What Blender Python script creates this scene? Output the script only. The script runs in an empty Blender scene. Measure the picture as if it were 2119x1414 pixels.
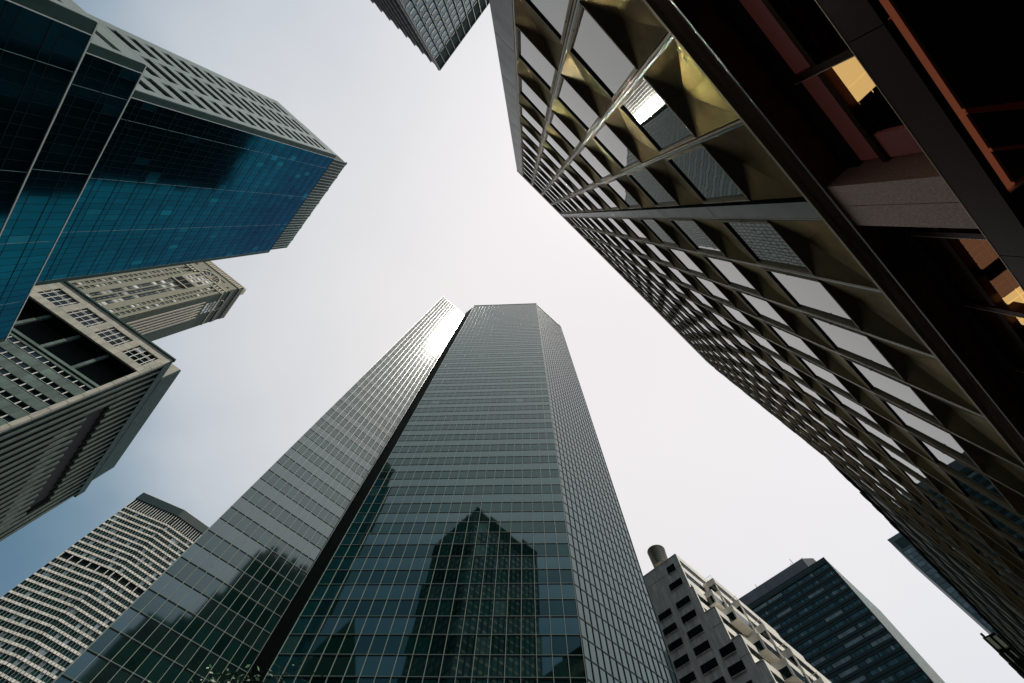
import bpy, math, random
import numpy as np
from mathutils import Vector, Matrix

random.seed(7)
sc = bpy.context.scene
COL = sc.collection

# ------------------------------------------------------------------ camera
CX = (0.999478, 0.0, 0.0323)          # camera axes as rows of world components
CAM_ROT = Matrix(((0.999478, 0.009962, 0.030726),
                  (0.0, -0.951252, 0.308416),
                  (0.0323, -0.308255, -0.950755)))
# CAM_ROT[i] = (world X, world Y, world Z) expressed along camera axis i
cam_d = bpy.data.cameras.new('camera')
cam = bpy.data.objects.new('camera', cam_d)
COL.objects.link(cam)
rot = Matrix((CAM_ROT[0], CAM_ROT[1], CAM_ROT[2])).transposed()
cam.matrix_world = Matrix.Translation((0, 0, 1.6)) @ rot.to_4x4()
cam_d.sensor_width = 36.0
cam_d.lens = 800.0 / 2119.0 * 36.0
cam_d.clip_start = 0.05
cam_d.clip_end = 6000
sc.camera = cam
CZ = 1.6

# grid directions of the streets
GA = math.radians(43.3)
TA = Vector((math.cos(GA), math.sin(GA), 0))
TB = Vector((-math.sin(GA), math.cos(GA), 0))


def W(a, b, z=0.0):
    """street grid metres (a, b) and height above eye level -> world"""
    return TA * a + TB * b + Vector((0, 0, z + CZ))


# ------------------------------------------------------------------ sun
SUN = (TA * 0.050 - TB * 0.3318 + Vector((0, 0, 0.9419))).normalized()
sd = bpy.data.lights.new('sun', 'SUN')
sd.energy = 5.0
sd.angle = math.radians(0.53)
sd.color = (1.0, 0.93, 0.82)
so = bpy.data.objects.new('sun', sd)
COL.objects.link(so)
so.rotation_euler = SUN.to_track_quat('Z', 'Y').to_euler()

# ------------------------------------------------------------------ world
wd = bpy.data.worlds.new('World')
sc.world = wd
wd.use_nodes = True
nt = wd.node_tree
nt.nodes.clear()
N = nt.nodes.new
L = nt.links.new
out = N('ShaderNodeOutputWorld')
bg1 = N('ShaderNodeBackground')
bg2 = N('ShaderNodeBackground')
addsh = N('ShaderNodeAddShader')
sky = N('ShaderNodeTexSky')
sky.sky_type = 'NISHITA'
sky.sun_disc = False
sky.sun_elevation = math.radians(70.4)
sky.sun_rotation = math.atan2(SUN.x, SUN.y)
sky.air_density = 1.0
sky.dust_density = 0.4
L(sky.outputs[0], bg1.inputs[0])
bg1.inputs[1].default_value = 0.05
# high thin overcast: white over the middle of the sky, bluer towards the horizon
tc = N('ShaderNodeTexCoord')
nrm = N('ShaderNodeVectorMath'); nrm.operation = 'NORMALIZE'
L(tc.outputs['Generated'], nrm.inputs[0])
dot = N('ShaderNodeVectorMath'); dot.operation = 'DOT_PRODUCT'
L(nrm.outputs[0], dot.inputs[0])
SKYC = Vector((0.27, 0.24, 0.93)).normalized()
dot.inputs[1].default_value = SKYC
ac = N('ShaderNodeMath'); ac.operation = 'ARCCOSINE'
L(dot.outputs['Value'], ac.inputs[0])
nz = N('ShaderNodeTexNoise')
nz.inputs['Scale'].default_value = 2.2
nz.inputs['Detail'].default_value = 4
L(nrm.outputs[0], nz.inputs[0])
nm = N('ShaderNodeMath'); nm.operation = 'MULTIPLY_ADD'
L(nz.outputs[0], nm.inputs[0]); nm.inputs[1].default_value = 0.30; nm.inputs[2].default_value = -0.15
ad = N('ShaderNodeMath'); ad.operation = 'ADD'
L(ac.outputs[0], ad.inputs[0]); L(nm.outputs[0], ad.inputs[1])
mr = N('ShaderNodeMapRange')
mr.inputs['From Min'].default_value = 0.0
mr.inputs['From Max'].default_value = math.radians(90)
L(ad.outputs[0], mr.inputs[0])
cr = N('ShaderNodeValToRGB')
cr.color_ramp.interpolation = 'B_SPLINE'
els = cr.color_ramp.elements
els[0].position = 0.0; els[0].color = (.83, .76, .69, 1)
els[1].position = 1.0; els[1].color = (.012, .050, .060, 1)
for p, c in ((.16, (.85, .785, .72)), (.30, (.85, .785, .715)), (.44, (.765, .725, .665)), (.56, (.64, .63, .59)),
             (.66, (.545, .55, .53)), (.74, (.22, .29, .31)), (.80, (.045, .11, .13)), (.88, (.012, .05, .06))):
    e = els.new(p); e.color = c + (1,)
L(mr.outputs[0], cr.inputs[0])
L(cr.outputs[0], bg2.inputs[0])
bg2.inputs[1].default_value = 0.96
L(bg1.outputs[0], addsh.inputs[0]); L(bg2.outputs[0], addsh.inputs[1])
L(addsh.outputs[0], out.inputs[0])

# ------------------------------------------------------------------ render
sc.view_settings.view_transform = 'Standard'
sc.view_settings.look = 'None'
sc.view_settings.exposure = 0.0
sc.view_settings.gamma = 1.0
sc.view_settings.use_curve_mapping = False
cy = sc.cycles
cy.max_bounces = 5
cy.glossy_bounces = 4
cy.diffuse_bounces = 2
cy.transmission_bounces = 2
cy.sample_clamp_indirect = 0
cy.use_denoising = True
try:
    cy.denoiser = 'OPENIMAGEDENOISE'
except Exception:
    pass


# ------------------------------------------------------------------ materials
def mat(name, col, rough=0.6, metal=0.0, ior=1.5, var=0.0, vscale=0.5, stretch=(1, 1, 1), bump=0.0, bscale=0.8,
        col2=None, emit=None, estr=0.0, fine=0.0, obj_rand=0.0, spec=None, coat=0.0):
    m = bpy.data.materials.new(name)
    m.use_nodes = True
    t = m.node_tree
    p = t.nodes['Principled BSDF']
    p.inputs['Base Color'].default_value = tuple(col) + (1,)
    p.inputs['Roughness'].default_value = rough
    p.inputs['Metallic'].default_value = metal
    p.inputs['IOR'].default_value = ior
    if spec is not None:
        p.inputs['Specular Tint'].default_value = tuple(spec) + (1,)
    if coat:
        p.inputs['Coat Weight'].default_value = coat
        p.inputs['Coat Roughness'].default_value = .24
        p.inputs['Coat IOR'].default_value = 1.5
    geo = t.nodes.new('ShaderNodeNewGeometry')
    mp = t.nodes.new('ShaderNodeMapping')
    mp.inputs['Rotation'].default_value = (0, 0, -GA)
    mp2 = t.nodes.new('ShaderNodeMapping')
    mp2.inputs['Scale'].default_value = stretch
    t.links.new(geo.outputs['Position'], mp.inputs[0])
    t.links.new(mp.outputs[0], mp2.inputs[0])
    cur = None
    if var > 0:
        n = t.nodes.new('ShaderNodeTexNoise')
        n.inputs['Scale'].default_value = vscale
        n.inputs['Detail'].default_value = 6
        n.inputs['Roughness'].default_value = 0.65
        t.links.new(mp2.outputs[0], n.inputs[0])
        r = t.nodes.new('ShaderNodeMapRange')
        r.inputs['From Min'].default_value = 0.3
        r.inputs['From Max'].default_value = 0.7
        t.links.new(n.outputs[0], r.inputs[0])
        mx = t.nodes.new('ShaderNodeMix'); mx.data_type = 'RGBA'
        c2 = col2 if col2 else tuple(c * (1 - var) for c in col)
        mx.inputs['A'].default_value = tuple(col) + (1,)
        mx.inputs['B'].default_value = tuple(c2) + (1,)
        t.links.new(r.outputs[0], mx.inputs['Factor'])
        cur = mx.outputs['Result']
        rr = t.nodes.new('ShaderNodeMapRange')
        rr.inputs['To Min'].default_value = max(0.02, rough * 0.8)
        rr.inputs['To Max'].default_value = min(1, rough * 1.25)
        t.links.new(n.outputs[0], rr.inputs[0])
        t.links.new(rr.outputs[0], p.inputs['Roughness'])
    if obj_rand > 0:
        isl = geo.outputs['Random Per Island']
        hs = t.nodes.new('ShaderNodeMapRange')
        hs.inputs['To Min'].default_value = 1 - obj_rand
        hs.inputs['To Max'].default_value = 1 + obj_rand
        wn = t.nodes.new('ShaderNodeTexWhiteNoise'); wn.noise_dimensions = '1D'
        oi = t.nodes.new('ShaderNodeObjectInfo')
        sm = t.nodes.new('ShaderNodeMath'); sm.operation = 'ADD'
        t.links.new(isl, sm.inputs[0]); t.links.new(oi.outputs['Random'], sm.inputs[1])
        t.links.new(sm.outputs[0], wn.inputs['W'])
        t.links.new(wn.outputs['Value'], hs.inputs[0])
        vm = t.nodes.new('ShaderNodeVectorMath'); vm.operation = 'SCALE'
        if cur:
            t.links.new(cur, vm.inputs[0])
        else:
            vm.inputs[0].default_value = tuple(col)
        t.links.new(hs.outputs[0], vm.inputs['Scale'])
        cur = vm.outputs[0]
    if cur:
        t.links.new(cur, p.inputs['Base Color'])
    if bump > 0:
        nb = t.nodes.new('ShaderNodeTexNoise')
        nb.inputs['Scale'].default_value = bscale
        nb.inputs['Detail'].default_value = 2
        t.links.new(geo.outputs['Position'], nb.inputs[0])
        b = t.nodes.new('ShaderNodeBump')
        b.inputs['Strength'].default_value = 1.0
        b.inputs['Distance'].default_value = bump
        t.links.new(nb.outputs[0], b.inputs['Height'])
        t.links.new(b.outputs[0], p.inputs['Normal'])
    if emit:
        p.inputs['Emission Color'].default_value = tuple(emit) + (1,)
        p.inputs['Emission Strength'].default_value = estr
    return m


M = {}
M['tower_glass'] = mat('tower_glass', (.002, .015, .013), .02, 0, 1.85, obj_rand=.6, bump=.0007, bscale=.7, spec=(.72, 1, .93))
M['tower_spandrel'] = mat('tower_spandrel', (.005, .020, .018), .03, 0, 2.3, obj_rand=.4, bump=.0007, bscale=.7, spec=(.78, 1, .95))
M['side_glass'] = mat('side_glass', (.010, .028, .028), .05, 0, 2.05, obj_rand=.35, bump=.0012, bscale=.6, spec=(.80, 1, .98))
M['pane_blind'] = mat('glass_over_blind', (.020, .048, .044), .03, 0, 2.0, obj_rand=.6, spec=(.75, 1, .94))
M['transom_alu'] = mat('grey_transom', (.09, .14, .125), .5, ior=1.3)
M['wing_glass'] = mat('wing_glass', (.004, .018, .016), .055, 0, 2.25, obj_rand=.5, bump=.0003, bscale=.6, spec=(.86, .96, .92))
M['wing_spandrel'] = mat('wing_spandrel', (.008, .022, .020), .06, 0, 2.65, obj_rand=.35, bump=.0003, bscale=.6, spec=(.88, .96, .93))
M['alu'] = mat('pale_aluminium', (.27, .34, .305), .4, 0, 1.6, var=.2, vscale=.4)
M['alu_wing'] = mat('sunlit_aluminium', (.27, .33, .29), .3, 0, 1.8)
M['alu_dull'] = mat('dull_seam', (.16, .26, .27), .5)
M['dull_glass'] = mat('dull_window_glass', (.006, .012, .012), .3, 0, 1.18, obj_rand=.5)  # dark glass with little reflection
M['dark_metal'] = mat('dark_metal', (.010, .018, .018), .4, .3, var=.3, vscale=1)
M['notch'] = mat('dark_recess_metal', (.002, .010, .009), .6, 0, 1.15, var=.3, vscale=.2)
M['bronze'] = mat('pressed_bronze_metal', (.112, .080, .046), .40, .85, var=.45, vscale=1.3, col2=(.050, .043, .031), bump=.006, bscale=1.1, spec=(.38, .37, .29), obj_rand=.18)
M['bronze_frame'] = mat('window_frame_metal', (.30, .245, .15), .5, .3, 1.35, var=.3, vscale=3)
M['bronze_strip'] = mat('strip_metal', (.05, .085, .07), .35, .7, var=.4, vscale=1.2, bump=.003, bscale=2)
M['corner_metal'] = mat('corner_metal', (.020, .048, .042), .42, .2, 1.4, var=.45, vscale=1.0, bump=.003, bscale=1.5)
M['win_glass'] = mat('window_glass', (.010, .026, .022), .02, 0, 2.7, bump=.0010, bscale=1.2, obj_rand=.4, spec=(.97, 1, .95))
M['gasket'] = mat('black_gasket', (.004, .006, .006), .6)
M['blue_glass'] = mat('blue_glass', (.013, .080, .112), .09, .92, 1.5, obj_rand=.10, var=.6, vscale=.09, col2=(.007, .050, .075), stretch=(1, 1, .5), bump=.003, bscale=.4, spec=(.15, .42, .56))
M['blue_light'] = mat('blue_glass_with_blind', (.016, .095, .128), .14, .9, 1.5, obj_rand=.25, spec=(.18, .46, .60))
M['blue_line'] = mat('blue_mullion', (.001, .010, .020), .7, 0, 1.15)
M['teal_stone'] = mat('teal_border_panel', (.008, .050, .045), .6, 0, 1.25, var=.3, vscale=.6)
M['seam'] = mat('pale_seam', (.50, .56, .54), .5)
M['white_stone'] = mat('pale_stone_cladding', (.25, .31, .31), .65, 0, var=.25, vscale=.35, bump=.01, obj_rand=.06)
M['dark_glass'] = mat('dark_window_glass', (.004, .012, .013), .08, 0, 1.6, obj_rand=.5, bump=.003, bscale=.8)
M['met_glass'] = mat('green_window_glass', (.004, .020, .017), .12, 0, 1.25, obj_rand=.6)
M['met_bar'] = mat('thin_window_bar', (.45, .47, .42), .6)
M['louvre'] = mat('green_louvre_panel', (.018, .045, .038), .6, 0, 1.25, var=.5, vscale=.15)
M['limestone'] = mat('limestone', (.46, .435, .365), .8, 0, var=.35, vscale=.6, col2=(.28, .29, .245), stretch=(1, 1, .35), bump=.02, bscale=2, obj_rand=.10)
M['grey_stone'] = mat('grey_green_stone', (.10, .155, .135), .8, 0, var=.45, vscale=.6, col2=(.05, .085, .075), stretch=(1, 1, .35), bump=.02, obj_rand=.2)
M['rib_stone'] = mat('shaded_rib_stone', (.075, .11, .092), .8, 0, var=.4, vscale=.6)  # shade of the flank is put into this dark teal rib colour
M['white_frame'] = mat('white_window_frame', (.62, .62, .58), .6)
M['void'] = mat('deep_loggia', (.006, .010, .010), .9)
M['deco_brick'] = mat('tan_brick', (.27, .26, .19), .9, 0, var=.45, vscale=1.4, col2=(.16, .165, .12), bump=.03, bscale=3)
M['deco_shade'] = mat('shaded_green_brick', (.035, .06, .045), .9, 0, var=.45, vscale=1.0, bump=.03, bscale=3)  # darker copy of the brick, with the flank's shade in its colour
M['deco_trim'] = mat('buff_terracotta', (.48, .44, .33), .8, 0, var=.35, vscale=1.5)
M['deco_win'] = mat('office_window', (.03, .04, .045), .12, 0, 1.6, obj_rand=.8, bump=.004)
M['deco_blind'] = mat('window_blind', (.50, .52, .52), .7, obj_rand=.5)
M['conc_white'] = mat('pale_concrete_panel', (.66, .63, .56), .8, 0, var=.3, vscale=.7, obj_rand=.18)
M['white_paint'] = mat('white_concrete', (.80, .76, .68), .7, 0, var=.15, vscale=.4, obj_rand=.05)
M['lightstreak_conc'] = mat('light_streaked_concrete', (.86, .80, .70), .85, 0, var=.5, vscale=.6, col2=(.42, .42, .38), stretch=(2.2, 2.2, .45), bump=.02)  # streaks in the colour stand for light reflected onto the side wall
M['office_metal'] = mat('black_steel', (.006, .026, .026), .5, 0, 1.35, var=.3, vscale=.3)
M['office_glass'] = mat('office_glass', (.035, .085, .09), .15, 0, 1.5, obj_rand=.55, bump=.004)
M['office_blind'] = mat('office_blind_glass', (.17, .22, .225), .3, 0, 1.5, obj_rand=.3)
M['pent'] = mat('grey_penthouse_metal', (.13, .13, .14), .5, .3, var=.35, vscale=.12, stretch=(1, 1, .2))
M['pale_louvre'] = mat('pale_louvre', (.38, .42, .40), .6)
M['grey_glass'] = mat('grey_blue_glass', (.12, .155, .17), .3, 0, 1.45, obj_rand=.45)
M['grey_metal'] = mat('grey_blue_metal', (.085, .12, .125), .55, ior=1.3)
M['top_glass'] = mat('blue_grey_glass', (.03, .13, .19), .15, 0, 1.5, obj_rand=.35, bump=.004, spec=(.7, .95, 1))
M['top_bar'] = mat('pale_spandrel_bar', (.85, .80, .66), .6, obj_rand=.15)
M['top_dark'] = mat('dark_green_metal', (.004, .026, .023), .6, 0, 1.15, var=.3, vscale=.5)
M['moss_brick'] = mat('dark_green_brick', (.008, .020, .009), .95, 0, 1.12, var=.7, vscale=.7, col2=(.002, .008, .005), bump=.06, bscale=2.5)
M['gilt'] = mat('pale_terracotta_ornament', (.45, .42, .28), .7, var=.3)
M['granite'] = mat('pink_granite', (.55, .33, .26), .5, 0, var=.6, vscale=35, col2=(.24, .15, .12), bump=.002, bscale=20)
M['copper'] = mat('copper_ledge', (.30, .16, .12), .38, .8, var=.85, vscale=1.2, col2=(.02, .022, .02), stretch=(.4, 1, 4), bump=.012, bscale=1.0)
M['fascia'] = mat('dark_polished_bronze', (.045, .016, .009), .30, 0, 1.3, var=.85, vscale=.9, col2=(.004, .003, .002), stretch=(1, 1, .3), spec=(1, .36, .22))
M['dim_red'] = mat('dim_red_recess', (.010, .003, .002), .9, 0, 1.1, emit=(.30, .05, .03), estr=.02, var=.6, vscale=2.5)
M['soffit'] = mat('black_soffit', (.004, .009, .009), .5)
M['mauve'] = mat('mauve_transom_panel', (.17, .072, .065), .5, 0, var=.35, vscale=1.2, emit=(.25, .06, .05), estr=.07)
M['shop_glass'] = mat('shopfront_glass', (.010, .009, .008), .05, 0, 1.5, bump=.004)
M['warm_lamp'] = mat('lit_ceiling_panel', (.6, .45, .2), .6, emit=(1.0, .62, .22), estr=.62, var=.3, vscale=1.2)
M['tile_lit'] = mat('warm_ceiling_tile', (.3, .17, .10), .7, emit=(.42, .18, .09), estr=.22, obj_rand=.15)
M['orange_sign'] = mat('orange_sign_glow', (.25, .09, .05), .45, emit=(.42, .115, .055), estr=.25, var=.6, vscale=1.6, bump=.002, bscale=6)
M['black'] = mat('black_paint', (.002, .002, .002), .6)
M['trim'] = mat('bright_trim', (.75, .52, .38), .3, .6)
M['asphalt'] = mat('asphalt', (.035, .035, .035), .9, 0, var=.3, vscale=2)
M['paving'] = mat('paving_slabs', (.07, .068, .06), .85, 0, var=.25, vscale=1)
M['tank_wood'] = mat('weathered_cedar', (.40, .37, .30), .85, 0, var=.5, vscale=1.5, stretch=(3, 3, .4), obj_rand=.25)
M['bark'] = mat('bark', (.05, .04, .03), .9, var=.4, vscale=6)
M['leaf'] = mat('leaf', (.045, .11, .055), .45, 0, 1.5, obj_rand=.5)
M['paint_line'] = mat('road_paint', (.7, .7, .66), .7)

# ------------------------------------------------------------------ building kit
BOXV = np.array([(x, y, z) for x in (-.5, .5) for y in (-.5, .5) for z in (-.5, .5)])
BOXF = [(0, 1, 3, 2), (4, 6, 7, 5), (0, 4, 5, 1), (2, 3, 7, 6), (0, 2, 6, 4), (1, 5, 7, 3)]
RC = np.array(CAM_ROT)


def newmesh(name, v, f, m, smooth=False):
    me = bpy.data.meshes.new(name)
    me.from_pydata([tuple(p) for p in v], [], f)
    me.materials.append(m)
    if smooth:
        for p in me.polygons:
            p.use_smooth = True
    me.update()
    return me


def link(name, me, parent=None, mw=None):
    o = bpy.data.objects.new(name, me)
    COL.objects.link(o)
    if parent is not None:
        o.parent = parent
    if mw is not None:
        o.matrix_basis = mw
    return o


def thing(name, label, cat, loc=(0, 0, 0), group=None):
    o = bpy.data.objects.new(name, None)
    COL.objects.link(o)
    o.location = loc
    o['label'] = label
    o['category'] = cat
    if group:
        o['group'] = group
    o.empty_display_size = 2
    return o


class Kit:
    """collects pieces of one thing, later makes each an object (largest 300 of a name) or joins them as stuff"""

    def __init__(self, root):
        self.root = root
        self.p = {}
        self.inv = Matrix.Translation(-root.location)

    def box(self, name, mw, dims, m, tmpl=None):
        self.p.setdefault(name, []).append((mw, dims, m, tmpl))

    def poly(self, name, v, f, m, smooth=False):
        """a one-off mesh in world coordinates, always its own object"""
        v = [Vector(p) - self.root.location for p in v]
        return link(name, newmesh(name, v, f, m, smooth), self.root)

    def finish(self, minpx=9.0, limit=300, sub=None):
        cache = {}
        made = {}
        for name, lst in self.p.items():
            V = []
            for mw, d, m, tm in lst:
                A = np.array(mw)
                base = (BOXV if tm is None else tm[0]) * np.array(d)
                V.append(base @ A[:3, :3].T + A[:3, 3])
            sizes = []
            for v in V:
                c = (v - np.array((0, 0, CZ))) @ RC.T
                if (c[:, 2] > -0.05).any():
                    front = (c[:, 2] < -.05).any()
                    sizes.append(400.0 if front else 0.0)
                    continue
                u = 1059.5 - c[:, 0] / c[:, 2] * 800
                w = 707 + c[:, 1] / c[:, 2] * 800
                if u.max() < 0 or u.min() > 2119 or w.max() < 0 or w.min() > 1414:
                    sizes.append(0.0)
                    continue
                u = np.clip(u, -50, 2169); w = np.clip(w, -50, 1464)
                du, dw = u.max() - u.min(), w.max() - w.min()
                ln = math.hypot(du, dw)
                sizes.append(ln)
            order = sorted(range(len(lst)), key=lambda i: -sizes[i])
            if len(lst) <= 3:
                ind = order
            else:
                ind = [i for i in order if sizes[i] >= minpx][:limit]
            inds = set(ind)
            made[name] = []
            for i in sorted(inds):
                mw, d, m, tm = lst[i]
                key = (name, tuple(round(x, 4) for x in d), m.name, id(tm) if tm else 0)
                if key not in cache:
                    base = (BOXV if tm is None else tm[0]) * np.array(d)
                    cache[key] = newmesh(name, base, BOXF if tm is None else tm[1], m)
                o = link(name, cache[key], self.root, self.inv @ mw)
                made[name].append(o)
            rest = [i for i in range(len(lst)) if i not in inds]
            if rest:
                mats = []
                vs, fs, mi = [], [], []
                n = 0
                for i in rest:
                    mw, d, m, tm = lst[i]
                    if m not in mats:
                        mats.append(m)
                    k = mats.index(m)
                    vs.append(V[i])
                    F = BOXF if tm is None else tm[1]
                    for f in F:
                        fs.append(tuple(q + n for q in f)); mi.append(k)
                    n += len(V[i])
                vv = np.vstack(vs) - np.array(self.root.location)
                me = bpy.data.meshes.new(name)
                me.from_pydata(vv.tolist(), [], fs)
                for m in mats:
                    me.materials.append(m)
                me.polygons.foreach_set('material_index', mi)
                me.update()
                o = link(name, me, self.root)
                o['kind'] = 'stuff'
        return made


class Face:
    """a vertical facade from (a0,b0) to (a1,b1) seen from the camera side"""

    def __init__(self, kit, p0, p1, flip=None):
        self.k = kit
        self.o = W(*p0)
        d = W(*p1) - self.o
        self.len = d.length
        self.t = d.normalized()
        n = Vector((0, 0, 1)).cross(self.t)
        if n.dot(self.o - Vector((0, 0, CZ))) > 0:
            n = -n
        if flip:
            n = -n
        self.n = n                      # outward
        self.R = Matrix((self.t, n, Vector((0, 0, 1)))).transposed()
        if self.R.determinant() < 0:
            self.R = Matrix((-self.t, n, Vector((0, 0, 1)))).transposed()

    def box(self, name, s0, s1, z0, z1, y0, y1, m, tilt=0.0, tmpl=None):
        c = self.o + self.t * ((s0 + s1) / 2) + self.n * ((y0 + y1) / 2)
        c.z = CZ + (z0 + z1) / 2
        R = self.R
        if tilt:
            R = R @ Matrix.Rotation(random.gauss(0, tilt), 3, 'Z') @ Matrix.Rotation(random.gauss(0, tilt), 3, 'X')
        mw = Matrix.Translation(c) @ R.to_4x4()
        self.k.box(name, mw, (abs(s1 - s0), abs(y1 - y0), abs(z1 - z0)), m, tmpl)

    def pt(self, s, z, y=0.0):
        c = self.o + self.t * s + self.n * y
        c.z = CZ + z
        return c


def prism(kit, name, pts, z0, z1, m):
    n = len(pts)
    v = [W(a, b, z0) for a, b in pts] + [W(a, b, z1) for a, b in pts]
    f = [tuple(range(n))[::-1], tuple(range(n, 2 * n))] + [(i, (i + 1) % n, (i + 1) % n + n, i + n) for i in range(n)]
    return kit.poly(name, v, f, m)


def abox(kit, name, a0, a1, b0, b1, z0, z1, m):
    """box aligned with the street grid, collected by the kit"""
    c = W((a0 + a1) / 2, (b0 + b1) / 2, (z0 + z1) / 2)
    mw = Matrix.Translation(c) @ Matrix.Rotation(GA, 4, 'Z')
    kit.box(name, mw, (abs(a1 - a0), abs(b1 - b0), abs(z1 - z0)), m)


G0 = -CZ     # ground, measured from eye level


def structure(name, v, f, m):
    o = link(name, newmesh(name, v, f, m))
    o['kind'] = 'structure'
    return o


# ------------------------------------------------------------------ ground
def sheet(name, a0, a1, b0, b1, z, m, thick=0):
    v = [W(a0, b0, z + G0), W(a1, b0, z + G0), W(a1, b1, z + G0), W(a0, b1, z + G0)]
    f = [(0, 1, 2, 3)]
    if thick:
        v += [p - Vector((0, 0, thick)) for p in v]
        f += [(0, 1, 5, 4), (1, 2, 6, 5), (2, 3, 7, 6), (3, 0, 4, 7)]
    return structure(name, v, f, m)


sheet('ground', -3000, 3000, -3000, 3000, 0, M['asphalt'])
sheet('sidewalk', -50, 300, -3.2, 1.6, .14, M['paving'], .13)
sheet('road', -300, 300, 2.4, 20, .004, M['asphalt'])
sheet('road_marking', -200, 300, 11, 11.15, .008, M['paint_line'])
sheet('plaza', -20, 60, 22, 60, .14, M['paving'], .13)

# ------------------------------------------------------------------ central glass tower
H = 190.0
root = thing('glass_tower', 'tall dark green glass tower in the middle with a notched left wing',
             'tower', W(22, 45, G0))
K = Kit(root)
WL, WR, FL, FR, SR = (-3.48, 53.0), (9.99, 53.0), (10.74, 48.2), (32.7, 26.15), (49.8, 26.15)
DZ = 1.976
Z0 = 1.37
ztop = Z0 + DZ * 95
zwing = Z0 + DZ * 91
ins = .25
prism(K, 'core', [(FL[0] + .2, FL[1] + .3), (FR[0] + .1, FR[1] + ins), (SR[0] - .2, SR[1] + ins), (SR[0] - .2, 85), (12, 85)], G0, ztop - .3, M['notch'])
prism(K, 'wing_core', [(WL[0] + .2, WL[1] + ins), (WR[0] - .1, WR[1] + ins), (11.9, 53.5), (11.9, 84), (WL[0] + .2, 84)], G0, zwing - .3, M['notch'])
prism(K, 'notch_wall', [(WR[0], WR[1] + .3), (FL[0] - .02, FL[1] + .05), (FL[0] + .18, FL[1] + .3), (WR[0] + 1.8, WR[1] + .5)], G0, ztop - 2, M['notch'])


def curtain(face, n, zk0, zk1, gl, sp, mw_=.10, mull='alu', blind=.035):
    w = face.len / n
    for k in range(zk0, zk1):
        z0 = Z0 + DZ * k
        for i in range(n):
            m = gl if k % 2 else sp
            if k % 2 and random.random() < blind:
                m = M['pane_blind']
            face.box('pane', i * w + .05, (i + 1) * w - .05, z0 + .06, z0 + DZ - .06, -.14, -.02, m, tilt=.0016 if blind else .0008)
        face.box('transom', 0, face.len, z0 - .035, z0 + .035, -.12, .03, M['transom_alu'])
        face.box('shade_strip', 0, face.len, z0 - .16, z0 - .036, -.16, -.012, M['dark_metal'])  # dark strip standing in for the shade under each transom
    for i in range(n + 1):
        s = min(max(i * w, .04), face.len - .04)
        face.box('mullion', s - mw_ / 2, s + mw_ / 2, Z0 + DZ * zk0, Z0 + DZ * zk1, -.1, .07, M[mull])
    face.box('roof_edge', -.1, face.len + .1, Z0 + DZ * zk1 - .05, Z0 + DZ * zk1 + .25, -.4, .14, M['alu'])


abox(K, 'blocker_wall', -14, 60, 22.0, 22.6, G0, 3.6, M['notch'])  # unseen low block, added to keep sunlit ground out of the panel reflections
abox(K, 'blocker_roof', -14, 60, 22.0, 30, 3.6, 3.9, M['dark_metal'])  # top of the added unseen block
f = Face(K, FL, FR); curtain(f, 20, 0, 95, M['tower_glass'], M['tower_spandrel'], .050)
f = Face(K, FR, SR); curtain(f, 16, 0, 94, M['side_glass'], M['side_glass'], .07, 'office_metal')
abox(K, 'roof_rig', 46.5, 49.6, 26.5, 27.6, ztop - 2.2, ztop + .6, M['dark_metal'])
abox(K, 'roof_rig', 48.9, 49.7, 26.2, 26.9, ztop + .1, ztop + 2.2, M['dark_metal'])
f = Face(K, WL, WR); curtain(f, 12, 0, 91, M['wing_glass'], M['wing_spandrel'], .05, 'alu_wing', 0)
K.finish()


# ------------------------------------------------------------------ panelled metal tower on the right
D = 3.28
root = thing('panelled_tower', 'bronze metal office block at upper right clad in folded pyramid panels',
             'building', W(8, -3.5, G0))
K = Kit(root)
ZB = 6.72
ST = 3.70
NR = 12
ZR = 52.8
AL, AR = -4.36, 33.0
abox(K, 'core', AL + .3, AR - .05, -28, -D - .32, ZB - .4, ZR - .5, M['notch'])
for (x0, x1, zt_) in ((AL + .5, 1.5, 61), (1.5, 4.5, 63.5), (4.5, 6.7, 71), (6.7, 8.2, 85), (8.2, 33, 86.5)):
    abox(K, 'rear_setback', x0, x1, -26, -12, 50, zt_, M['notch'])
for i in range(7):
    abox(K, 'rear_parapet', 9 + i * 3.4, 11 + i * 3.4, -13, -12.1, 86.5, 88.2, M['notch'])
F = Face(K, (0, -D), (1, -D))
cols = [(-1.060 + .508 * i) * D for i in range(4)]
colw = .508 * D
groups = [(c, colw) for c in cols] + [((1.098 + .5375 * i) * D, .5375 * D) for i in range(17)]
SPH = 1.63
# folded spandrel template in unit dims: x -.5...5, y -.5(outer=+.5), z -.5...5
dep = .21


def spandrel_tmpl(w, h, d):
    ap = (0.0, -d, h * .5 - .20)
    v = [(-w / 2, 0, -h / 2), (0, -d * .22, -h / 2), (w / 2, 0, -h / 2), (w / 2, 0, h / 2), (-w / 2, 0, h / 2), ap,
         (-w / 2, -d - .06, -h / 2), (w / 2, -d - .06, -h / 2), (w / 2, -d - .06, h / 2), (-w / 2, -d - .06, h / 2)]
    f = [(4, 5, 3), (4, 0, 5), (0, 1, 5), (1, 2, 5), (2, 3, 5), (0, 6, 7, 2, 1), (2, 7, 8, 3), (4, 9, 6, 0), (3, 8, 9, 4), (6, 9, 8, 7)]
    # orientation: y outward; F.R x axis may be flipped but the shape is symmetric
    return (np.array(v), f)


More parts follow.
